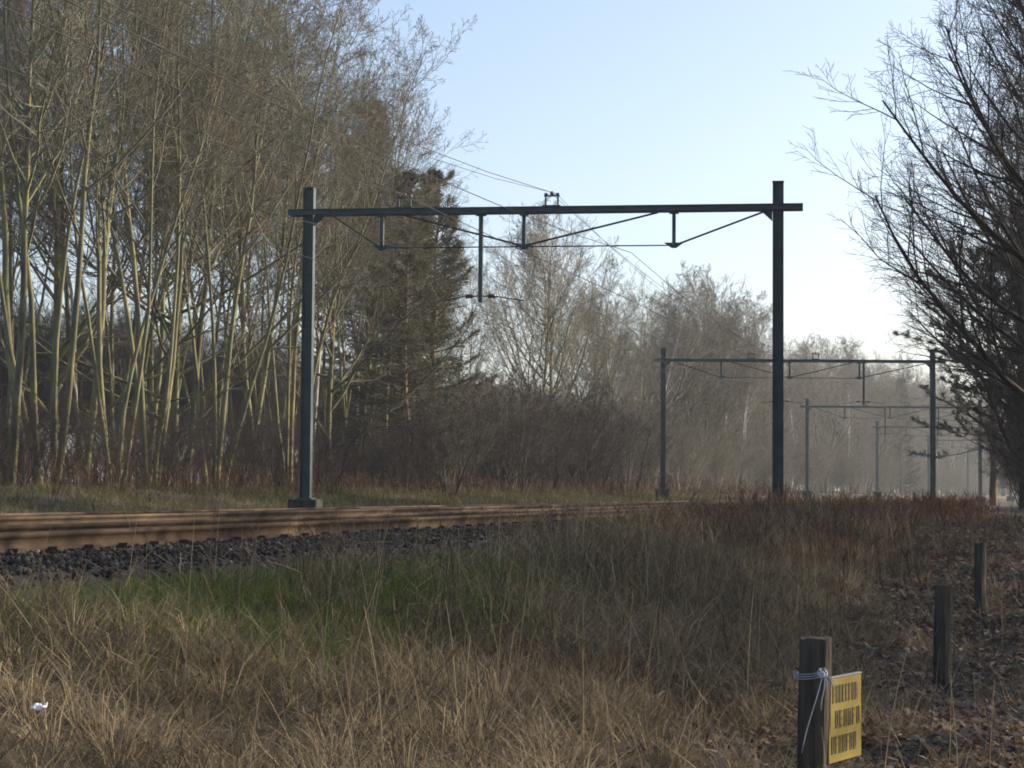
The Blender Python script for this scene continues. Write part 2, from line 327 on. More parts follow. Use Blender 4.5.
# ------------------------------------------------------------------ catenary portals
BZ = EYE + 6.13                                         # beam axis height
def h_mast(mb, c, z0, z1, w=.22, lean=0.0):
    """H-section post with its flanges facing along the beam"""
    prof = lambda: None
    def slab(cx_, sx, sy):
        P = []
        for z, k in ((z0, 0), (z1, 1)):
            for yy_ in (-sy / 2, sy / 2):
                for xx in (-sx / 2, sx / 2): P.append((c + cx_ + xx + lean * k, yy_, z))
        mb.add(P, [(0, 2, 3, 1), (4, 5, 7, 6), (0, 1, 5, 4), (2, 6, 7, 3), (0, 4, 6, 2), (1, 3, 7, 5)])
    slab(-w / 2, .016, w); slab(w / 2, .016, w); slab(0, w - .016, .012)
def portal(yc, cl, cr, struts, drops, feeders, label, skew=0.0):
    p = at(yc, 0.0); th = float(cth(yc)) - skew
    root = empty('catenary_portal', (p[0], p[1], 1.0), -th); tag(root, label, 'catenary portal', 'catenary portals along the line')
    Z = BZ - 1.0
    for c in (cl, cr):
        w = at(yc, c); g = float(gz(w[0], w[1], False)) - 1.0
        mb = MB(); h_mast(mb, c, g + .40, Z + .55, lean=.0)
        mb.box((c, 0, Z + .556), (.25, .25, .012)).box((c, 0, (g + .515) if c < 0 else (g + .435)), (.36, .36, .03))
        for zz in np.arange(g + .9, Z - .4, 1.15): mb.box((c, 0, zz), (.204, .20, .012))
        m = mb.build('mast', M['paint'], root)
        pb = MB().box((c, 0, g + .17), (.64, .64, .66 if c < 0 else .5), None).build('foundation', M['concrete'], root, bevel=.02)
    b = MB()
    x0, x1 = cl - .45, cr + .53
    b.box(((x0 + x1) / 2, -.125, Z), (x1 - x0, .012, .13))
    b.box(((x0 + x1) / 2, -.155, Z + .06), (x1 - x0, .05, .01)); b.box(((x0 + x1) / 2, -.155, Z - .06), (x1 - x0, .05, .01))
    b.box(((x0 + x1) / 2, .125, Z), (x1 - x0, .012, .13))
    b.box(((x0 + x1) / 2, .155, Z + .06), (x1 - x0, .05, .01)); b.box(((x0 + x1) / 2, .155, Z - .06), (x1 - x0, .05, .01))
    for xx in np.arange(x0 + .05, x1, .9): b.box((xx, 0, Z), (.06, .236, .09))
    b.build('beam', M['paint'], root)
    D = .80
    for c in (cl, cr):                                  # corner gussets
        for s in (1, -1):
            if cl < c + s * .2 < cr: MB().add([(c + s * .125, -.02, Z - .08), (c + s * .36, -.02, Z - .08), (c + s * .125, -.02, Z - .30), (c + s * .125, .02, Z - .08), (c + s * .36, .02, Z - .08), (c + s * .125, .02, Z - .30)], [(0, 1, 2), (5, 4, 3), (0, 3, 4, 1), (1, 4, 5, 2), (2, 5, 3, 0)]).build('gusset', M['paint'], root)
    for s in struts:
        mb = MB().box((s, 0, Z - .08 - D / 2 + .02), (.075, .10, D - .06)).box((s, 0, Z - .095), (.20, .14, .03))
        mb.add([(s - .22, -.015, Z - D + .06), (s + .22, -.015, Z - D + .06), (s + .05, -.015, Z - D - .06), (s - .05, -.015, Z - D - .06),
                (s - .22, .015, Z - D + .06), (s + .22, .015, Z - D + .06), (s + .05, .015, Z - D - .06), (s - .05, .015, Z - D - .06)],
               [(0, 1, 2, 3)[::-1], (4, 5, 6, 7), (0, 1, 5, 4), (1, 2, 6, 5), (2, 3, 7, 6), (3, 0, 4, 7)])
        mb.build('strut', M['paint'], root)
    def rod(a, b_, r=.017): MB().tube([a, b_], r, 6).build('tie_rod', M['rod'], root)
    zl = Z - D
    for a, b_ in zip(struts[:-1], struts[1:]): rod((a + .06, 0, zl), (b_ - .06, 0, zl), .014)
    rod((cl + .55, 0, Z - .08), (struts[0] - .05, 0, zl + .02), .020)
    rod((struts[0] + .5, 0, Z - .08), (struts[1] - .1, 0, zl + .04), .022)
    rod((struts[1] + .1, 0, zl + .04), (struts[2] - .35, 0, Z - .08), .022)
    rod((struts[2] + .1, 0, zl + .03), (cr - .28, 0, Z - .08), .022)
    for d in drops:
        a = MB().box((d, .0, Z - .08 - .97), (.09, .10, 1.95)).box((d, 0, Z - .095), (.22, .14, .03)).build('drop_arm', M['paint'], root)
        for s in (1, -1):
            MB().tube([(d, 0, Z - 1.88), (d + s * .16, 0, Z - 1.885)], .014, 6).tube([(d + s * .34, 0, Z - 1.89), (d + s * .95, 0, Z - 1.99)], .012, 6).build('register_arm', M['rod'], root)
            mb = MB()
            mb.tube([(d + s * (.16 + .02 * k), 0, Z - 1.885) for k in range(10)], [.02, .055, .035, .06, .035, .06, .035, .06, .05, .02], 8)
            mb.build('insulator', M['insul'], root, True)
    for f in feeders:
        br = MB().box((f, 0, Z + .088), (.40, .22, .022)).box((f - .135, 0, Z + .20), (.035, .05, .22)).box((f + .135, 0, Z + .20), (.035, .05, .22)).box((f, 0, Z + .315), (.34, .05, .03)).build('feeder_bracket', M['paint'], root)
        for k in (-.13, 0, .13):
            zc = Z + (.37 if k == 0 else .335)
            MB().tube([(f + k, 0, zc - .035 + .02 * q) for q in range(5)], [.03, .05, .035, .05, .02], 8).build('insulator', M['insul'], root, True)
    return root
PY = [43.6, 93.35, 143.1, 186.5, 231, 273, 316]
PLAB = ['large dark green catenary portal nearest, spanning the tracks at centre', 'second catenary portal, mid-distance, right of the nearest one',
        'third catenary portal, pale left mast behind the near right mast', 'fourth catenary portal, small, between third and far conifer',
        'fifth catenary portal, far away beside the dark conifer', 'sixth catenary portal, tiny, under the pine at right', 'farthest catenary portal, barely visible under the right pine']
k1 = 10.5 / 473
for i, y in enumerate(PY):
    if i == 0: portal(y, -5.22, 5.14, [(q - 541.5) * k1 for q in (381, 524, 672)], [(481 - 541.5) * k1], [(403.5 - 541.5) * k1, (551.5 - 541.5) * k1], PLAB[0], .12)
    else: portal(y, -7.0, 5.55 if i == 1 else 5.3, [-4.3, -1.1, 2.15], [-1.44, 2.35] if i < 4 else [2.35], [-2.9, .12], PLAB[i], .24)

# overhead wires: real sagging spans over the portals
def wire(name, label, c, zs, sag, r, group):
    ys_ = [-6.0] + PY; pts = []
    for a, b in zip(ys_[:-1], ys_[1:]):
        for k in range(10):
            t = k / 10; y = a + (b - a) * t; p = at(y, c); pts.append((p[0], p[1], zs - 4 * sag * t * (1 - t)))
    e = at(PY[-1], c); pts.append((e[0], e[1], zs))
    tag(MB().tube(pts, r, 5).build(name, M['wire']), label, 'wire', group)
wire('feeder_wire', 'upper feeder wire on left bracket above the portal beams', -2.95, BZ + .40, 1.0, .0065, 'overhead wires')
wire('feeder_wire', 'upper feeder wire on right bracket above the portal beams', .18, BZ + .40, 1.0, .0065, 'overhead wires')
wire('feeder_wire', 'thin second feeder wire on right bracket of the beams', .32, BZ + .36, 1.25, .005, 'overhead wires')
for c, w_ in ((-2.0, 'left'), (2.0, 'right')):
    wire('messenger_wire', 'sagging messenger wire over the %s track' % w_, c, BZ - .98, .75, .0065, 'overhead wires')
    wire('contact_wire', 'straight contact wire hanging lowest over the %s track' % w_, c, BZ - 2.02, .04, .006, 'overhead wires')
for c, w_ in ((-2.0, 'left'), (2.0, 'right')):
    for a, b, nm in ((-6.0, PY[0], 'before the nearest portal'), (PY[0], PY[1], 'between first and second portals')):
        for k in (2, 5, 8):
            t = k / 10; y = a + (b - a) * t; p = at(y, c)
            tag(MB().tube([(p[0], p[1], BZ - 2.02 - .16 * t * (1 - t)), (p[0], p[1], BZ - .98 - 3 * t * (1 - t))], .003, 4).build('dropper_wire', M['wire']),
                'short dropper wire over the %s track %s' % (w_, nm), 'wire', 'droppers over the %s track %s' % (w_, nm))

# ------------------------------------------------------------------ trees
def norm3(a, b, c):
    l = math.sqrt(a * a + b * b + c * c) or 1; return a / l, b / l, c / l
def grow(seed, H, r0, stems=1, lean=.06, n=(26, 8, 6, 4), ang=(.85, .75, .7, .7), lf=(.40, .46, .48, .5), up=(.0, .10, .08, .05, .03), start=.22, wig=(.05, .10, .15, .2, .25), rmin=.0045, bias=None, spread=1.0, cap=None):
    """a bare tree: returns trunk segments and crown segments (x0,y0,z0,x1,y1,z1,r0,r1)"""
    q = random.Random(seed); trunk, crown = [], []; G = q.gauss; U = q.uniform
    NS = (14, 7, 4, 2, 1)
    def branch(p, d, L, r, lv, out):
        ns = NS[lv]; pts = [p]; ds = []; rs = [r]; x, y, z = p; dx, dy, dz = d; st = L / ns; rend = max(rmin, r * (.12 if lv == 0 else .25))
        for k in range(ns):
            w = wig[lv]; dx, dy, dz = norm3(dx + G(0, w), dy + G(0, w), dz + G(0, w) * .7 + up[lv])
            x2, y2, z2 = x + dx * st, y + dy * st, z + dz * st; r2 = r + (rend - r) * ((k + 1) / ns) ** .85
            out.append((x, y, z, x2, y2, z2, rs[-1], r2)); x, y, z = x2, y2, z2; pts.append((x, y, z)); ds.append((dx, dy, dz)); rs.append(r2)
        if lv >= len(n): return
        nc = n[lv]; nc = max(1, int(nc * U(.75, 1.25) + .5)); t0 = start if lv == 0 else .18
        for k in range(nc):
            t = t0 + (1 - t0) * ((k + U(0, 1)) / nc); f = t * ns; i0 = min(int(f), ns - 1); fr = f - i0
            a, b = pts[i0], pts[i0 + 1]; pp = (a[0] + (b[0] - a[0]) * fr, a[1] + (b[1] - a[1]) * fr, a[2] + (b[2] - a[2]) * fr)
            D = ds[i0]; an = ang[lv] * U(.65, 1.3)
            while True:
                v = (G(0, 1), G(0, 1), G(0, 1)); dt = v[0] * D[0] + v[1] * D[1] + v[2] * D[2]; v = (v[0] - D[0] * dt, v[1] - D[1] * dt, v[2] - D[2] * dt)
                if bias and lv == 0: v = (v[0] + bias[0], v[1] + bias[1], v[2])
                l = math.sqrt(v[0] ** 2 + v[1] ** 2 + v[2] ** 2)
                if l > .2: break
            s, c = math.sin(an) / l, math.cos(an)
            cd = norm3(D[0] * c + v[0] * s, D[1] * c + v[1] * s, D[2] * c + v[2] * s)
            if lv == 0: LL = L * lf[0] * (1.15 - .75 * (t - t0) / (1 - t0)) * U(.7, 1.2) * spread
            else: LL = L * lf[lv] * (1.1 - .55 * t) * U(.65, 1.25)
            rb = (rs[i0] + (rs[i0 + 1] - rs[i0]) * fr); cr_ = max(rmin, min(rb * .62, LL * (.0145 if lv == 0 else .011)))
            branch(pp, cd, LL, cr_, lv + 1, crown)
    for s in range(stems):
        a = U(0, 6.28); l = lean * (1 if stems == 1 else U(1.2, 3.2))
        if stems > 1: a = 6.28 * s / stems + U(-.5, .5)
        branch((math.cos(a) * .16 * (stems > 1), math.sin(a) * .16 * (stems > 1), -.25), norm3(math.cos(a) * l, math.sin(a) * l, 1), H * U(.85, 1.05) if s else H, r0 * (1 if s == 0 else U(.65, .95)), 0, trunk)
    return np.array(trunk), np.array(crown)
def tree_meshes(name, seed, mat, tside=7, **kw):
    T, C = grow(seed, **kw)
    V, F, r = tubes(T[:, 0:3], T[:, 3:6], T[:, 6], T[:, 7], tside); tm = mesh_np(name + '_trunk', V, F, {'rad': r}, mat, True)
    thick = C[:, 6] > .02
    V1, F1, r1 = tubes(C[thick, 0:3], C[thick, 3:6], C[thick, 6], C[thick, 7], 4); V2, F2, r2 = tubes(C[~thick, 0:3], C[~thick, 3:6], C[~thick, 6], C[~thick, 7], 3)
    cm = mesh_np(name + '_crown', np.concatenate([V1, V2]), np.concatenate([F1, F2 + len(V1)]), {'rad': np.concatenate([r1, r2])}, mat)
    return tm, cm
def conifer_meshes(name, seed, H, r0, bark, needles, kind='spruce', z_start=.08, rad=2.4, nb=85, nl=.13, per=16):
    q = random.Random(seed); U = q.uniform; G = q.gauss; S = []; tips = []
    tr = []; x = y = 0; ns = 14; pp = (0, 0, -.25)
    for k in range(ns):
        z = (k + 1) / ns * H; p2 = (pp[0] + G(0, .05), pp[1] + G(0, .05), z); tr.append((*pp, *p2, r0 * (1 - k / ns) + .012, r0 * (1 - (k + 1) / ns) + .012)); pp = p2
    T = np.array(tr)
    for b in range(nb):
        t = z_start + (1 - z_start) * (b + U(0, 1)) / nb; z = t * H; i0 = min(int(t * ns), ns - 1); bx, by = tr[i0][0], tr[i0][1]
        a = U(0, 6.28)
        if kind == 'spruce': Lb = rad * (1 - (t - z_start) / (1 - z_start)) ** .5 * U(.65, 1.15) + .2; el = -.25 + .75 * t
        else: Lb = rad * math.sin(math.pi * min(1, .22 + .78 * (t - z_start) / (1 - z_start))) ** .6 * U(.6, 1.2) + .3; el = U(-.15, .6)
        px, py, pz = bx, by, z; n2 = 7; d = el
        for k in range(n2):
            d += (.10 if kind == 'spruce' else .06) + G(0, .06); a2 = a + G(0, .12); st = Lb / n2
            qx, qy, qz = px + math.cos(a2) * math.cos(d) * st, py + math.sin(a2) * math.cos(d) * st, pz + math.sin(d) * st
            rr = .030 * (1 - k / n2) + .006; S.append((px, py, pz, qx, qy, qz, rr, rr * .85))
            if k >= (1 if kind == 'spruce' else 3):
                for s in (-1, 1):
                    for _ in range(2):
                        la = a2 + s * U(.6, 1.2); ll = (Lb * .30 * (1.1 - k / n2) + .12) * U(.6, 1.2) * (1 if kind == 'spruce' else .75); dd = d + U(-.35, .25) + (.2 if kind != 'spruce' else -.1)
                        ex, ey, ez = qx + math.cos(la) * ll, qy + math.sin(la) * ll, qz + math.sin(dd) * ll
                        S.append((qx, qy, qz, ex, ey, ez, .007, .004)); tips.append((qx, qy, qz, ex, ey, ez))
            px, py, pz = qx, qy, qz
        tips.append((px - (px - bx) * .1, py - (py - by) * .1, pz, px, py, pz))
    V, F, r = tubes(T[:, 0:3], T[:, 3:6], T[:, 6], T[:, 7], 7); tm = mesh_np(name + '_trunk', V, F, {'rad': r}, bark, True)
    S = np.array(S); V, F, r = tubes(S[:, 0:3], S[:, 3:6], S[:, 6], S[:, 7], 3); bm_ = mesh_np(name + '_limbs', V, F, {'rad': r}, bark)
    tp = np.array(tips); rg = np.random.default_rng(seed); N = len(tp) * per; tp = np.repeat(tp, per, 0); t = rg.random(N) ** (.8 if kind == 'spruce' else .35)
    B = tp[:, :3] + (tp[:, 3:] - tp[:, :3]) * t[:, None]; dv = tp[:, 3:] - tp[:, :3]; dv /= np.linalg.norm(dv, axis=1, keepdims=True) + 1e-9
    dr = dv * .8 + rg.normal(0, .62, (N, 3)); dr /= np.linalg.norm(dr, axis=1, keepdims=True); Ln = nl * rg.uniform(.6, 1.3, N)
    sd_ = np.cross(dr, rg.normal(0, 1, (N, 3))); sd_ /= np.linalg.norm(sd_, axis=1, keepdims=True) + 1e-9; W = (.011 if kind == 'spruce' else .012) * rg.uniform(.7, 1.3, N)
    V = np.stack([B - sd_ * W[:, None], B + sd_ * W[:, None], B + dr * Ln[:, None]], 1).reshape(-1, 3); F = np.arange(3 * N).reshape(-1, 3)
    nm = mesh_np(name + '_needles', V, F, {'tint': np.repeat(np.clip(rg.normal(.5, .25, N), 0, 1), 3)}, needles)
    return tm, bm_, nm
def place_tree(name, meshes, x, y, s, rz, label, cat='tree', group=None, sz=None, tilt=(0, 0)):
    root = empty(name, (x, y, float(gz(x, y))), rz); root.scale = (s, s, s * (sz or 1)); root.rotation_euler = (tilt[0], tilt[1], rz)
    tag(root, label, cat, group)
    obj('trunk', meshes[0], root)
    if len(meshes) == 2: obj('crown', meshes[1], root)
    else: cr_ = obj('branches', meshes[1], root); obj('needles', meshes[2], cr_)
    return root

P = {}
P['coppice'] = [tree_meshes('coppice%d' % k, 100 + k, M['bark_wood'], H=15.0, r0=.085, stems=4, lean=.06, n=(14, 6, 6, 3), ang=(.62, .7, .7, .7), lf=(.30, .46, .48, .5), up=(.012, .10, .08, .05, .02), start=.34, rmin=.0045) for k in range(2)]
P['slender'] = [tree_meshes('slender%d' % k, 200 + k, M['bark_wood'], H=15.0, r0=.095, stems=1, n=(31, 8, 6, 3), ang=(.75, .7, .7, .7), lf=(.27, .46, .48, .5), up=(.01, .09, .07, .05, .02), start=.36, rmin=.0045) for k in range(2)]
P['spread'] = [tree_meshes('spread%d' % k, 300 + k, M['bark_wood'], H=13.0, r0=.12, stems=1, n=(34, 9, 7, 3), ang=(1.05, .75, .7, .7), lf=(.42, .46, .48, .5), up=(.01, .07, .07, .05, .02), start=.10, rmin=.0045) for k in range(2)]
P['round'] = [tree_meshes('round%d' % k, 400 + k, M['bark_grey'], H=10.0, r0=.14, stems=2, lean=.12, n=(30, 9, 7, 3), ang=(.72, .6, .65, .7), lf=(.48, .48, .48, .5), up=(.01, .13, .10, .05, .02), start=.22, rmin=.005) for k in range(2)]
P['birch'] = [tree_meshes('birch0', 500, M['bark_birch'], H=14.0, r0=.09, stems=1, n=(34, 8, 6, 4), ang=(.6, .7, .7, .7), lf=(.24, .46, .5, .55), up=(.01, .08, .0, -.06, -.08), start=.35, rmin=.0055)]
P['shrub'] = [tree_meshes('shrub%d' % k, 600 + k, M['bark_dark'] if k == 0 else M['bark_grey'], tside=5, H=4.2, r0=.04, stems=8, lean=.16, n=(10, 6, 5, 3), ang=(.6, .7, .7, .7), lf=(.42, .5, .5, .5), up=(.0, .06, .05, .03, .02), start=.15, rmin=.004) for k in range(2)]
P['low'] = []
for tm_, cm_ in P['round'][:1]:
    pr = (tm_.copy(), cm_.copy())
    for m_ in pr: m_.materials.clear(); m_.materials.append(M['bark_dark'])
    P['low'].append(pr)
P['spruce'] = [conifer_meshes('spruce', 700, 13.0, .15, M['bark_pine'], M['needle_spruce'], 'spruce', .06, 1.9, 140, .17, 18)]
P['pine'] = [conifer_meshes('pine', 800, 11.0, .17, M['bark_pine'], M['needle_pine'], 'pine', .20, 3.6, 74, .18, 46)]
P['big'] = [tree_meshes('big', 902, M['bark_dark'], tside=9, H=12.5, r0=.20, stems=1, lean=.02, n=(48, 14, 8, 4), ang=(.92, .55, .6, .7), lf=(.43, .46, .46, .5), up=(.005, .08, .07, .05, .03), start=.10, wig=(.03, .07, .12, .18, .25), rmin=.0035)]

def px_of(x, y, z=EYE):
    c = cam.matrix_world.inverted() @ Vector((x, y, z)); return 512 + 2000 * c.x / -c.z
q = random.Random(5)
def y_for(px, c):
    lo, hi = 20.0, 400.0
    for _ in range(40):
        m = (lo + hi) / 2; p = at(m, c)
        if px_of(p[0], p[1]) < px: lo = m
        else: hi = m
    return lo
# -- the front row of the wood on the left, from the frame edge to the two conifers
front = [(10, -10.6, 'slender', 0), (46, -10.2, 'coppice', 1), (84, -11.4, 'slender', 1), (116, -10.2, 'coppice', 0), (150, -10.6, 'coppice', 1), (188, -11.4, 'slender', 0),
         (216, -10.4, 'coppice', 0), (256, -11.8, 'slender', 1), (290, -10.8, 'coppice', 1), (330, -12.0, 'spread', 0), (352, -13.2, 'coppice', 0), (384, -12.0, 'slender', 0)]
ordn = ['first', 'second', 'third', 'fourth', 'fifth', 'sixth', 'seventh', 'eighth', 'ninth', 'tenth', 'eleventh', 'twelfth']
KW = {'slender': 'slender single-trunked bare tree', 'coppice': 'bare tree with several mossy stems', 'spread': 'bare tree with wide low limbs'}
for i, (px, c, k, v) in enumerate(front):
    p = at(y_for(px, c), c); place_tree('bare_tree', P[k][v], p[0], p[1], q.uniform(1.0, 1.12) * np.interp(px, [280, 330, 385], [1, .96, .86]), q.uniform(0, 6.28), '%s, %s from the left along the front of the wood' % (KW[k], ordn[i]), group='front row of the left wood')
# -- behind it
for c, stp in ((-14, 31), (-18.5, 40)):
    px = -50.0
    while px < 425:
        px += stp * q.uniform(.7, 1.3); cc = c + q.uniform(-1.4, 1.4); p = at(y_for(px, cc), cc)
        k = q.choice(['slender', 'slender', 'slender', 'coppice', 'coppice', 'spread', 'birch']); tall = np.interp(px, [0, 290, 340, 400, 440], [1.12, 1.05, .96, .84, .70]) * (1 - (c + 15) * .006)
        place_tree('bare_tree', q.choice(P[k]), p[0], p[1], tall * q.uniform(.92, 1.08), q.uniform(0, 6.28),
            'bare tree deep in the left wood, just behind the %s tree of its front row' % ordn[min(range(12), key=lambda j: abs(front[j][0] - px))], group='trees deep in the left wood behind the %s front tree' % ordn[min(range(12), key=lambda j: abs(front[j][0] - px))])
# lower growth closing the view under the crowns
for c, stp in ((-24, 22), (-30, 24)):
    px = -40.0
    while px < 470:
        px += stp * q.uniform(.7, 1.3); cc = c + q.uniform(-1.5, 1.5); p = at(y_for(px, cc), cc); j = ordn[min(range(12), key=lambda j: abs(front[j][0] - px))]
        place_tree('bare_tree', q.choice(P['low']), p[0], p[1], q.uniform(.5, .72), q.uniform(0, 6.28), 'low bushy tree far back in the left wood, behind its %s front tree' % j, group='low trees far back behind the %s front tree' % j)
# -- two conifers at the wood's end, the round tree beside them
for (px, c, s, lab) in ((432, -11.6, .95, 'olive conifer at the right end of the tall left wood'), (404, -11.0, .88, 'olive conifer second from the right end of the tall left wood'), (366, -14.5, 1.16, 'taller olive conifer half hidden among bare trees near the wood end')):
    p = at(y_for(px, c), c); place_tree('conifer_tree', P['spruce'][0], p[0], p[1], s * 1.3, q.uniform(0, 6), lab, group='olive conifers in the left wood', sz=.74)
p = at(y_for(545, -10.5), -10.5); place_tree('bare_tree', P['round'][0], p[0], p[1], 1.16, 1.0, 'round-crowned pale bare tree standing alone below the portal beam', group='trees along the line')
p = at(y_for(598, -12), -12.0); place_tree('bare_tree', P['round'][1], p[0], p[1], .95, 2.0, 'smaller bare tree just right of the round-crowned pale tree', group='trees along the line')
def zone(X_):
    return 'left of the second portal' if X_ < 664 else 'between second portal left mast and near right mast' if X_ < 778 else 'between near right mast and third portal drop arms' if X_ < 850 else 'left of the second portal right mast' if X_ < 934 else 'far off at the right under the pine'
# -- the wood's edge running on to the distance
y = 72.0
while y < 470:
    for c in ((-11.5, -16.5, -23.0, -31.0) if y < 320 else (-12, -4, 5, -22, -33)):
        yy_ = y + q.uniform(-1.5, 1.5); cc = c + q.uniform(-1.8, 1.8); p = at(yy_, cc); X_ = px_of(p[0], p[1])
        if X_ < 612 or X_ > 1050: continue
        k = q.choice(['round', 'spread', 'slender', 'birch', 'coppice'])
        Hs = {'round': 10, 'spread': 13, 'slender': 15, 'birch': 14, 'coppice': 15}[k]
        want = np.interp(yy_, [70, 95, 115, 150, 200, 300, 470], [9.5, 10.5, 11.3, 11.3, 13, 15.5, 17]) * q.uniform(.8, 1.1)
        if k == 'birch': want *= 1.12
        zn = zone(X_); lab = ('pale birch in the distant wood, ' if k == 'birch' else 'bare tree in the distant wood, ') + zn
        place_tree('birch_tree' if k == 'birch' else 'bare_tree', q.choice(P[k]), p[0], p[1], want / Hs, q.uniform(0, 6.28), lab, group=('birches, ' if k == 'birch' else 'bare trees, ') + zn)
    y += 3.6 if y < 150 else 6.0
# low background between the conifers and the distant wood
for k in range(9):
    cc = -20 - q.uniform(0, 16); p = at(y_for(475 + k * 16, cc), cc); place_tree('bare_tree', P['round'][k % 2], p[0], p[1], q.uniform(.5, .68), q.uniform(0, 6), 'low bare tree behind the thicket under the round-crowned tree', group='low trees behind the thicket')
# thicket along the foot of the wood
y = 36.0; sh = []
while y < 430:
    for c in (-9.5, -12.5):
        p = at(y + q.uniform(-1, 1), c + q.uniform(-1.0, 1.0)); X_ = px_of(p[0], p[1])
        if X_ < -60 or X_ > 1040: continue
        dense = 430 < X_ < 640
        s = q.uniform(.85, 1.25) if dense else (q.uniform(.32, .65) if X_ < 640 else q.uniform(.7, 1.3))
        place_tree('thicket_shrub', P['shrub'][0 if (dense and k % 3) or X_ < 430 else 1], p[0], p[1], s, q.uniform(0, 6.28),
                   lb := ('dark leafless shrub in the thicket, ' + ('left of' if X_ < 500 else 'under' if X_ < 590 else 'right of') + ' the round-crowned pale tree' if dense else
                   ('leafless shrub at the foot of the left wood, by its %s front tree' % ordn[min(range(12), key=lambda j: abs(front[j][0] - X_))] if X_ < 430 else 'leafless shrub at the distant wood foot, ' + zone(X_))),
                   'shrub', lb)
        k += 1
    y += (1.5 if 60 < y < 105 else 2.2) if y < 110 else (3.4 if y < 200 else 5.0)
for k in range(44):
    px = 700 + k * 6.0; cc = -22 - q.uniform(0, 14); p = at(y_for(px, cc), cc)
    place_tree('thicket_shrub', P['shrub'][1], p[0], p[1], q.uniform(1.1, 1.7), q.uniform(0, 6), 'tall shrub deep in the distant wood, ' + zone(px), 'shrub', 'tall shrubs, ' + zone(px))
for k in range(46):
    d = q.uniform(455, 520); x_ = (740 + k * 7.0 - 512) / 2000 * d
    place_tree('thicket_shrub', P['shrub'][1], x_, d, q.uniform(2.0, 2.9), q.uniform(0, 6), 'bushy growth on the skyline at the far end of the line', 'shrub', 'bushes on the skyline')
for k in range(22):
    d = q.uniform(330, 430); x_ = (930 + k * 5.5 - 512) / 2000 * d
    place_tree('thicket_shrub', P['shrub'][k % 2], x_, d, q.uniform(1.0, 1.8), q.uniform(0, 6), 'leafless shrub closing the view far down the line at right', 'shrub', 'shrubs closing the view')
# far conifer on the curve, and a few dark ones low in the distant wood
for (y, c, s, lab) in ((226, -9.5, 1.0, 'dark conifer far down the line left of the right masts'), (150, -14, .62, 'small dark conifer behind the near right mast'), (128, -15, .5, 'low dark conifer at the foot of the distant wood')):
    p = at(y, c); place_tree('conifer_tree', P['spruce'][0] if y < 200 else P['spruce'][0], p[0], p[1], s, q.uniform(0, 6), lab, group='distant conifers')
# -- right side of the line
place_tree('bare_tree', P['big'][0], 10.5, 37.0, 1.05, 2.2, 'large dark bare tree reaching in from the right edge', group='trees right of the line')
place_tree('bare_tree', P['big'][0], 13.6, 46.0, 1.05, 4.4, 'second dark bare tree behind the large one at the right edge', group='trees right of the line')
place_tree('bare_tree', P['big'][0], 16.6, 58.0, 1.05, 0.5, 'third dark bare tree at the right edge, behind the first two', group='trees right of the line')
place_tree('bare_tree', P['big'][0], 15.9, 62.0, 1.0, 3.0, 'fifth dark bare tree at the right edge, nearest the pines', group='trees right of the line')
place_tree('bare_tree', P['big'][0], 19.6, 73.0, 1.0, 1.4, 'dark bare tree just left of the near pine at the right edge', group='trees right of the line')
place_tree('pine_tree', P['pine'][0], 23.6, 98.0, 1.12, 0.0, 'dark pine with a bough reaching left towards the second portal mast', group='pines at the right edge')
place_tree('pine_tree', P['pine'][0], 17.9, 68.0, .74, 2.0, 'dark pine at the right frame edge beside the reaching pine', group='pines at the right edge')
place_tree('pine_tree', P['pine'][0], 34.0, 128.0, .9, 4.0, 'farther dark pine behind the two pines at right', group='pines at the right edge')
for (x, y) in ((11.6, 42.5), (15.2, 57), (17.5, 66), (19.8, 76), (22.6, 88), (25, 97), (28, 108), (31, 120), (36, 136)):
    place_tree('thicket_shrub', P['shrub'][0], x, y, q.uniform(.8, 1.2), q.uniform(0, 6), 'dark leafless shrub under the trees at the right edge', 'shrub', 'shrubs at the right edge')
# -- the wood right of the path, outside the frame, whose shade lies over the field
for (x, y, k, s) in ((13.5, 25, 'big', .9), (11.0, 26.5, 'slender', .78), (11.8, 21, 'coppice', .7), (13.6, 17, 'spread', .85), (14.5, 11, 'spread', 1.0), (13.0, 7.5, 'big', .9), (20, 23.5, 'pine', 1.0), (19.5, 29, 'spread', 1.0), (24, 24, 'big', 1.1), (25, 14, 'spread', 1.2), (25, 36, 'pine', 1.2), (17.5, 37.5, 'spread', 1.0), (31, 29, 'spread', 1.3), (23, 44, 'spread', 1.1), (31, 41, 'big', 1.2), (18.6, 52, 'spread', 1.0), (24, 58, 'pine', 1.1), (22.6, 67, 'big', 1.1), (29, 52, 'big', 1.1), (29, 66, 'spread', 1.2), (27.5, 77, 'pine', 1.1), (33, 74, 'big', 1.2), (32, 86, 'spread', 1.2), (12.6, 30, 'slender', .8), (15.6, 31.5, 'coppice', .85), (14.6, 22, 'coppice', .8), (18.5, 27, 'slender', .95), (19, 11, 'pine', 1.0)):
    place_tree('pine_tree' if k == 'pine' else 'bare_tree', P[k][0], x, y, s, q.uniform(0, 6.28), 'pine in the wood right of the path, outside the frame' if k == 'pine' else 'bare tree in the wood right of the path, outside the frame', group='pines outside the frame' if k == 'pine' else 'trees outside the frame')

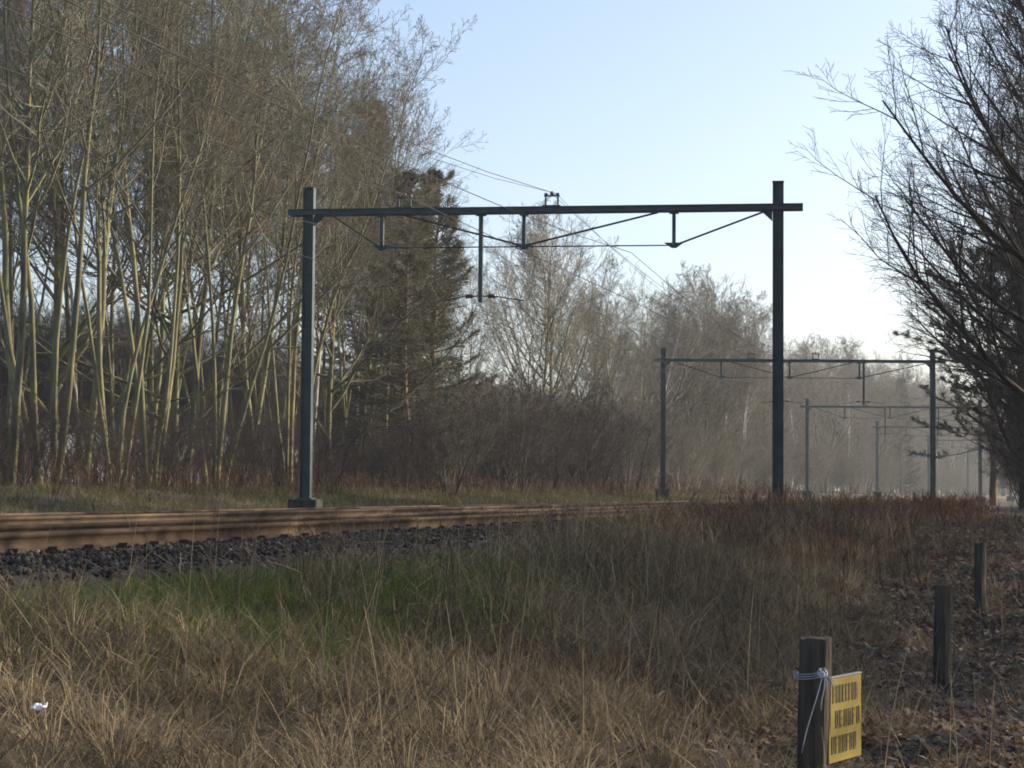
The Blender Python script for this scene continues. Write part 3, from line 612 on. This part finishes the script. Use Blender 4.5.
# ------------------------------------------------------------------ ground cover
def view_pts(N, d0, d1, k=.30, m=1.5, pw=1.0):
    d = (d0 ** (1 + pw) + rng.random(N) * (d1 ** (1 + pw) - d0 ** (1 + pw))) ** (1 / (1 + pw)); x = rng.uniform(-1, 1, N) * (k * d + m); return x, d
def grass_obj(name, x, y, L, W, lean, bend, tint, mat, label, cat, az=None):
    z = gz(x, y) - .01; B = np.stack([x, y, z], 1); N = len(x)
    V, F, t = ribbons(B, L, W, rng.uniform(0, 6.28, N) if az is None else az, lean, bend, np.clip(tint, 0, 1))
    return tag(obj(name, mesh_np(name, V, F, {'tint': t}, mat)), label, cat, kind='stuff')
def path_mask(x, y): return sstep(8.6, 9.5, cdist(x, y) + .5 * sstep(13, 17, y) + (vnoise(x, y, 1.2, 9) - .5) * 1.2)
# dry grass of the field: a matted floor and arching tussocks
N = 320000; x, y = view_pts(N, 5.5, 36, pw=.2); c = cdist(x, y); clump = vnoise(x, y, .55, 4); big = vnoise(x, y, 2.6, 5)
green = np.clip(1.15 - np.abs(c - 6.2) / 1.3, 0, 1) * sstep(30, 18, y) * sstep(9, 12, y) * sstep(2.0, -1.0, x)
keep = (c > 5.15) & (rng.random(N) < (.55 + .6 * clump) * (1 - .85 * path_mask(x, y)) * (1 - .8 * green)); x, y, c, clump, big = [a[keep] for a in (x, y, c, clump, big)]; N = len(x)
L = (.10 + .22 * clump ** 1.5 + .08 * big) * rng.uniform(.5, 1.4, N)
grass_obj('dry_grass', x, y, L, .005 + .00022 * y, rng.uniform(.5, 1.4, N), rng.uniform(-.2, .5, N), .22 + .4 * big + rng.normal(0, .17, N) + .15 * (clump - .5), M['grass_dry'], 'matted tan and brown dry grass covering the field', 'grass')
N = 8600; x, y = view_pts(N, 5.5, 36, pw=.55); c = cdist(x, y); gr_ = np.clip(1.6 - np.abs(c - 6.1) / 1.0, 0, 1) * sstep(30, 18, y) * sstep(9.5, 12.5, y) * sstep(2.5, -.5, x); keep = (c > 5.5) & (rng.random(N) < (1 - .95 * path_mask(x, y)) * (1 - .8 * gr_) * (.25 + vnoise(x, y, 1.3, 21))); x, y = x[keep], y[keep]; nt_ = len(x)
tb = vnoise(x, y, 2.4, 22); tuft_t = .30 + .5 * tb + rng.normal(0, .12, nt_); tuft_s = rng.uniform(.22, .50, nt_) * np.interp(512 + 2000 * x / y, [0, 300, 600], [.62, .75, 1]); wind = rng.uniform(0, 6.28, nt_); per = 44
a_ = rng.uniform(0, 6.28, (nt_, per)); rr_ = np.abs(rng.normal(0, .055, (nt_, per))) + .01; X2 = (x[:, None] + np.cos(a_) * rr_).ravel(); Y2 = (y[:, None] + np.sin(a_) * rr_).ravel()
N = nt_ * per; L = np.repeat(tuft_s, per) * rng.uniform(.45, 1.25, N); ln = np.clip(np.abs(rng.normal(.5, .35, N)) + np.clip(rr_.ravel() * 4, 0, .5), 0, 1.35)
grass_obj('grass_tussocks', X2, Y2, L, .0038 + .00020 * Y2, ln, rng.uniform(.2, 1.1, N), np.repeat(tuft_t, per) + rng.normal(0, .14, N), M['grass_dry'], 'arching straw-coloured grass tussocks across the field', 'grass', az=a_.ravel() + .5 * np.sin(np.repeat(wind, per)))
# green grass beside the near ballast and on the far verge
N = 90000; yv = 7 + 24 * rng.random(N) ** 1.1; cv = 5.15 + 2.3 * rng.random(N) ** 1.2; pv = at(yv, cv); x, y = pv[:, 0], pv[:, 1]
keep = (x > -.3 * y - 1) & (rng.random(N) < (.35 + .9 * vnoise(x, y, .9, 7)) * sstep(2.5, -.8, x) * sstep(8, 11, y) * sstep(7.5, 6.6, cv)); x, y = x[keep], y[keep]; n1 = len(x)
yv = rng.uniform(24, 110, 50000); cv = -rng.uniform(5.1, 9.6, 50000); pv = at(yv, cv); inv_ = np.abs(pv[:, 0]) < .3 * pv[:, 1]; pv = pv[inv_]
grass_obj('green_grass', x, y, rng.uniform(.08, .22, n1), .004 + .0002 * y, rng.uniform(.05, .8, n1), rng.uniform(.1, .9, n1), rng.normal(.62, .2, n1), M['grass_green'], 'short green grass beside the near ballast', 'grass')
x, y = pv[:, 0], pv[:, 1]; N = len(x)
grass_obj('verge_grass', x, y, rng.uniform(.10, .34, N), .005 + .0002 * y, rng.uniform(.1, .9, N), rng.uniform(.1, .9, N), .25 + .5 * vnoise(x, y, 1.8, 33) + rng.normal(0, .2, N), M['grass_verge'], 'olive and straw grass on the verge behind the tracks', 'grass')
# fallen strands lying tangled over the field
N = 26000; x, y = view_pts(N, 5.5, 32, pw=.5); c = cdist(x, y); keep = (c > 5.4) & (rng.random(N) < (1 - .6 * path_mask(x, y)) * (.3 + .9 * vnoise(x, y, 1.1, 35)) * np.interp(512 + 2000 * x / y, [0, 350, 600], [.35, .6, 1])); x, y = x[keep], y[keep]; N = len(x)
B = np.stack([x, y, gz(x, y) + rng.uniform(.03, .22, N)], 1); V, F, t = ribbons(B, rng.uniform(.15, .5, N), .0020 + .00016 * y, rng.uniform(0, 6.28, N), rng.uniform(.8, 1.5, N), rng.uniform(-.2, .7, N), np.clip(rng.normal(.55, .25, N), 0, 1))
tag(obj('fallen_straw', mesh_np('fallen_straw', V, F, {'tint': t}, M['stalk'])), 'pale fallen straw tangled over the field grass', 'straw', kind='stuff')
# tall straw stalks
N = 5200; x, y = view_pts(N, 6.2, 30, pw=.7); c = cdist(x, y); keep = (c > 5.6) & (rng.random(N) < (.15 + 1.1 * vnoise(x, y, 1.5, 12)) * (1 - .85 * path_mask(x, y)) * np.interp(px_of(0, 1) * 0 + 512 + 2000 * x / y, [0, 250, 420, 900], [.25, .45, 1, 1])); x, y = x[keep], y[keep]; N = len(x)
z = gz(x, y) - .02; az = rng.uniform(0, 6.28, N); l0 = np.abs(rng.normal(0, .16, N)); kink = rng.random(N) < .12; L = rng.uniform(.3, .85, N); S0, S1, RA, RB, TT = [], [], [], [], []
pt = np.stack([x, y, z], 1); th = l0.copy(); r = rng.uniform(.0016, .0032, N) * (1 + y * .012); tn = rng.random(N)
for k in range(4):
    nd = pt + np.stack([np.cos(az) * np.sin(th), np.sin(az) * np.sin(th), np.cos(th)], 1) * (L / 4)[:, None]
    S0.append(pt); S1.append(nd); RA.append(r * (1 - .15 * k)); RB.append(r * (.85 - .15 * k)); TT.append(tn); pt = nd; th = th + rng.uniform(0, .14, N) + kink * (k == 1) * rng.uniform(.4, 1.3, N)
V, F, _ = tubes(np.concatenate(S0), np.concatenate(S1), np.concatenate(RA), np.concatenate(RB), 3)
tag(obj('grass_stalks', mesh_np('grass_stalks', V, F, {'tint': np.repeat(np.concatenate(TT), 6)}, M['stalk'])), 'tall pale straw stalks standing over the field', 'grass', kind='stuff')
# grey-brown dead weeds with side shoots
def weeds(name, x, y, H, mat, label, cat, shoots=5, w=.0035, tmu=.45):
    N = len(x); z = gz(x, y) - .02; B = np.stack([x, y, z], 1); az = rng.uniform(0, 6.28, N); ln = np.abs(rng.normal(0, .22, N)); bd = rng.uniform(0, .35, N); tt = np.clip(rng.normal(tmu, .22, N), 0, 1)
    Ws = w + .00018 * y
    V1, F1, t1 = ribbons(B, H, Ws * 1.3, az, ln, bd, tt); Vs, Fs, ts = [V1], [F1], [t1]; off = len(V1)
    for k in range(shoots):
        f = rng.uniform(.25, .95, N)[:, None]; top = B + (np.stack([np.cos(az) * np.sin(ln), np.sin(az) * np.sin(ln), np.cos(ln)], 1)) * H[:, None] * f * np.where(f > .5, .96, 1)
        v, f_, t = ribbons(top, H * rng.uniform(.18, .5, N), Ws, rng.uniform(0, 6.28, N), rng.uniform(.35, 1.2, N), rng.uniform(-.5, .5, N), tt); Vs.append(v); Fs.append(f_ + off); ts.append(t); off += len(v)
    return tag(obj(name, mesh_np(name, np.concatenate(Vs), np.concatenate(Fs), {'tint': np.concatenate(ts)}, mat)), label, cat, kind='stuff')
N = 11000; x, y = view_pts(N, 7.0, 36, pw=.8); c = cdist(x, y); pxx = 512 + 2000 * x / y
keep = (c > 5.5) & (rng.random(N) < (.05 + 1.1 * vnoise(x, y, 2.0, 14)) * (1 - .9 * path_mask(x, y)) * np.interp(pxx, [0, 200, 400, 1024], [.12, .35, 1, 1])); x, y = x[keep], y[keep]
weeds('dead_weeds', x, y, rng.uniform(.25, .62, len(x)), M['brush'], 'grey-brown dead weeds across the middle of the field', 'weeds', 5)
N = 2600; yv = rng.uniform(22, 46, N); cv = 5.0 + rng.random(N) ** 1.5 * 2.6; pv = at(yv, cv); pxx = 512 + 2000 * pv[:, 0] / pv[:, 1]; keep = rng.random(N) < sstep(395, 470, pxx) * (.35 + .7 * vnoise(pv[:, 0], pv[:, 1], 1.4, 31)); pv = pv[keep]
weeds('tall_dead_weeds', pv[:, 0], pv[:, 1], rng.uniform(.25, .62, len(pv)), M['stalk'], 'pale dead weeds standing in front of the rails at centre', 'weeds', 7, .003, .2)
# red-brown bracken on the rise to the right
N = 26000; x, y = view_pts(N, 21, 62, k=.27, pw=.9); c = cdist(x, y); pxx = 512 + 2000 * x / y
keep = (c > 5.3) & (rng.random(N) < sstep(600, 700, pxx) * (.22 + 1.5 * vnoise(x, y, 1.6, 15) * (.4 + .8 * vnoise(x, y, .5, 36))) * sstep(20, 27, y) * (1 - .6 * path_mask(x, y)) * sstep(1010, 965, pxx)); x, y = x[keep], y[keep]
weeds('dead_bracken', x, y, rng.uniform(.22, .62, len(x)) * (.65 + .6 * vnoise(x, y, 2.5, 37)), M['bracken'], 'red-brown dead bracken and bramble on the rise at right', 'bracken', 6, .005)
# brown brambles along the foot of the left wood
N = 16000; yv = rng.uniform(30, 150, N); cv = -7.6 - rng.random(N) ** .8 * 9; pv = at(yv, cv); keep = (np.abs(pv[:, 0] / pv[:, 1] - .0) < .30) & (rng.random(N) < .35 + .8 * vnoise(pv[:, 0], pv[:, 1], 2.5, 16)); pv = pv[keep]; cv = cv[keep]
weeds('bramble_undergrowth', pv[:, 0], pv[:, 1], rng.uniform(.35, 1.3, len(pv)) * np.interp(cv, [-12, -8], [1.15, .5]), M['bramble'], 'brown leafless bramble undergrowth along the foot of the wood', 'undergrowth', 5, .006, .5)
# fallen leaves
N = 260000; x, y = view_pts(N, 6.5, 44, k=.32, m=2.5, pw=.5); c = cdist(x, y); pm = .8 * path_mask(x, y) + .22 * sstep(7.5, 9.5, c)
keep = (c > 5.8) & (rng.random(N) < .006 + pm); x, y = x[keep], y[keep]; N = len(x); z = gz(x, y) + rng.uniform(.004, .045, N)
az = rng.uniform(0, 6.28, N); s = rng.uniform(.022, .05, N); til = rng.normal(0, .45, N); fold = rng.uniform(-.5, .7, N)
u = np.stack([np.cos(az), np.sin(az), np.sin(til)], 1); v = np.stack([-np.sin(az), np.cos(az), rng.normal(0, .3, N)], 1); up = np.array([[0, 0, 1.0]]); b = np.stack([x, y, z], 1); S_ = s[:, None]
V = np.stack([b - u * S_, b + v * S_ * .6 + up * (fold * s)[:, None] * .6, b + u * S_ + up * (fold * s)[:, None] * .5, b - v * S_ * .6 + up * (fold * s)[:, None] * .6], 1).reshape(-1, 3)
F = (np.array([[0, 1, 2], [0, 2, 3]])[None] + (np.arange(N) * 4)[:, None, None])[:, :, ::-1].reshape(-1, 3)
tag(obj('leaf_litter', mesh_np('leaf_litter', V, F, {'tint': np.repeat(np.clip(rng.beta(1.3, 1.4, N), 0, 1), 4)}, M['leaf'])), 'brown fallen leaves covering the path and bank at right', 'leaves', kind='stuff')

# ------------------------------------------------------------------ fence posts, sign, cord, scrap
def post(x, y, top, w, rz, label, seed):
    g = float(gz(x, y)); root = empty('fence_post', (x, y, g), rz); tag(root, label, 'fence post', 'wooden posts along the path')
    rg = random.Random(seed); n = 10; pts = []; h = top - g; mb = MB(); rows = 7
    for k in range(rows):
        z = -.3 + (h + .3) * k / (rows - 1)
        for j in range(n):
            a = 2 * math.pi * j / n; rr = w / 2 * (1 + rg.uniform(-.05, .05)); sq = 1 / max(abs(math.cos(a)), abs(math.sin(a))); rr *= min(sq, 1.18)
            mb.v.append((rr * math.cos(a) + .006 * k * math.sin(seed), rr * math.sin(a), z + (rg.uniform(-.008, .008) if k == rows - 1 else 0)))
    for k in range(rows - 1):
        for j in range(n): j2 = (j + 1) % n; mb.f.append((k * n + j, k * n + j2, (k + 1) * n + j2, (k + 1) * n + j))
    mb.f.append(tuple((rows - 1) * n + j for j in range(n)))
    mb.build('shaft', M['post'], root)
    for a in (.4, 2.2): MB().tube([(math.cos(a) * w * .46, math.sin(a) * w * .46, h * .82), (math.cos(a) * w * .60, math.sin(a) * w * .60, h * .82 + .01)], .006, 6).build('staple', M['clip'], root)
    return root
P1X, P1Y = 1.41, 9.45
post(P1X, P1Y, .915, .132, .25, 'nearest dark wooden post, with yellow sign tied to it', 1)
post(3.64, 17.0, .82, .122, .5, 'middle wooden post of three, lit along its right edge', 2)
post(5.17, 22.1, 1.06, .122, .9, 'farthest wooden post of three, on the leafy bank', 3)
# sign: board seen at a slant, folded grey rim, three rows of worn lettering
SW, SH = .40, .395
sg = empty('warning_sign', (P1X + .073, P1Y - .03, .40), R(58)); tag(sg, 'small yellow sign with three rows of dark lettering tied to the nearest post', 'sign')
MB().box((SW / 2, 0, SH / 2 - .07), (SW, .022, SH)).build('board', M['yellow'], sg, bevel=.004)
MB().box((SW / 2, 0, SH - .066), (SW + .008, .028, .009)).build('rim', M['alu'], sg, bevel=.003)
rq = random.Random(4)
for row in range(3):                                    # strokes too worn to read
    ink = MB(); zc = SH - .07 - .075 - row * .118; xx = .045 if row != 2 else .03; n_ = (8, 6, 7)[row]; cw = .31 / n_
    for k in range(n_):
        if row == 1 and k in (0,): xx += cw * .6
        x0 = xx + k * cw; h = .082; lw = cw * .72
        ink.box((x0 + .007, -.0125, zc), (.013, .003, h))
        typ = rq.choice('abcd')
        if typ in 'abd': ink.box((x0 + lw / 2, -.0125, zc + h / 2 - .007), (lw - .014, .003, .013))
        if typ in 'acd': ink.box((x0 + lw / 2, -.0125, zc - h / 2 + .007), (lw - .014, .003, .013))
        if typ in 'ac': ink.box((x0 + lw - .005, -.0125, zc), (.013, .003, h))
        if typ in 'bd': ink.box((x0 + lw / 2, -.0125, zc), (lw - .014, .003, .012))
    ink.build('lettering', M['ink'], sg)
# cord round the post with knot and loose ends
cd = MB(); zc = .74
for k in range(3):
    cd.tube([(P1X + math.cos(a) * (.073 + .002 * k), P1Y + math.sin(a) * (.073 + .002 * k), zc + .011 * k + .012 * math.cos(a - .6)) for a in np.linspace(0, 2 * math.pi, 25)], .0027, 5)
kx, ky = P1X + .045, P1Y - .072
rq = random.Random(8)
for k in range(5):
    cd.tube([(kx + .022 * math.cos(a * 1.0 + k) * math.cos(k), ky - .012 + .016 * math.sin(a + k), zc + .02 + .022 * math.sin(a) * math.sin(k + 1)) for a in np.linspace(0, 6.28, 12)], .0032, 5)
for (ex, ez) in ((.0, -.16), (.03, -.12), (-.09, -.36), (.075, -.04), (.06, -.055)):
    cd.tube([(kx + ex * t + .008 * math.sin(5 * t), ky - .02 - .012 * math.sin(3 * t), zc + .01 + ez * t ** 1.4) for t in np.linspace(0, 1, 8)], .0024, 5)
tag(cd.build('cord', M['cord'], None, True), 'pale blue-white cord knotted round the nearest post above the sign', 'cord')
# white scrap in the grass
wy = min(np.arange(6.5, 13, .05), key=lambda d: abs((EYE - float(gz(-.2335 * d, d)) - .10) / d - .1095)); wx = -.2335 * wy; wz = float(gz(wx, wy)) + .10; rq = random.Random(3); mb = MB(); n = 7
vv = [(wx + (i_ - 3) * .009 + rq.uniform(-.003, .003), wy + (j_ - 3) * .009 + rq.uniform(-.003, .003), wz + .006 * math.sin(i_ * 1.3 + j_) + rq.uniform(-.005, .005) + .002 * j_) for j_ in range(n) for i_ in range(n)]
mb.add(vv, [(j_ * n + i_, j_ * n + i_ + 1, (j_ + 1) * n + i_ + 1, (j_ + 1) * n + i_) for j_ in range(n - 1) for i_ in range(n - 1)])
sc_ = mb.build('plastic_scrap', M['litter'], None, True); tag(sc_, 'crumpled white plastic scrap in the grass at lower left', 'litter')
md = sc_.modifiers.new('thickness', 'SOLIDIFY'); md.thickness = .002

# ------------------------------------------------------------------ haze
if HAZE_DENSITY > 0:
    hz = MB().box((20, 900, 15.5), (5900, 5100, 36)).mesh('haze', M['soil']); hz.materials.clear()
    hm = bpy.data.materials.new('haze_air'); hm.use_nodes = True; nt = hm.node_tree; nt.nodes.clear(); out = nt.nodes.new('ShaderNodeOutputMaterial')
    pv_ = nt.nodes.new('ShaderNodeVolumePrincipled'); pv_.inputs['Density'].default_value = HAZE_DENSITY; pv_.inputs['Color'].default_value = (.88, .94, 1, 1); pv_.inputs['Anisotropy'].default_value = .2
    nt.links.new(pv_.outputs[0], out.inputs['Volume']); hz.materials.append(hm)
    tag(obj('haze', hz), 'pale spring haze over the line', 'haze', kind='stuff')
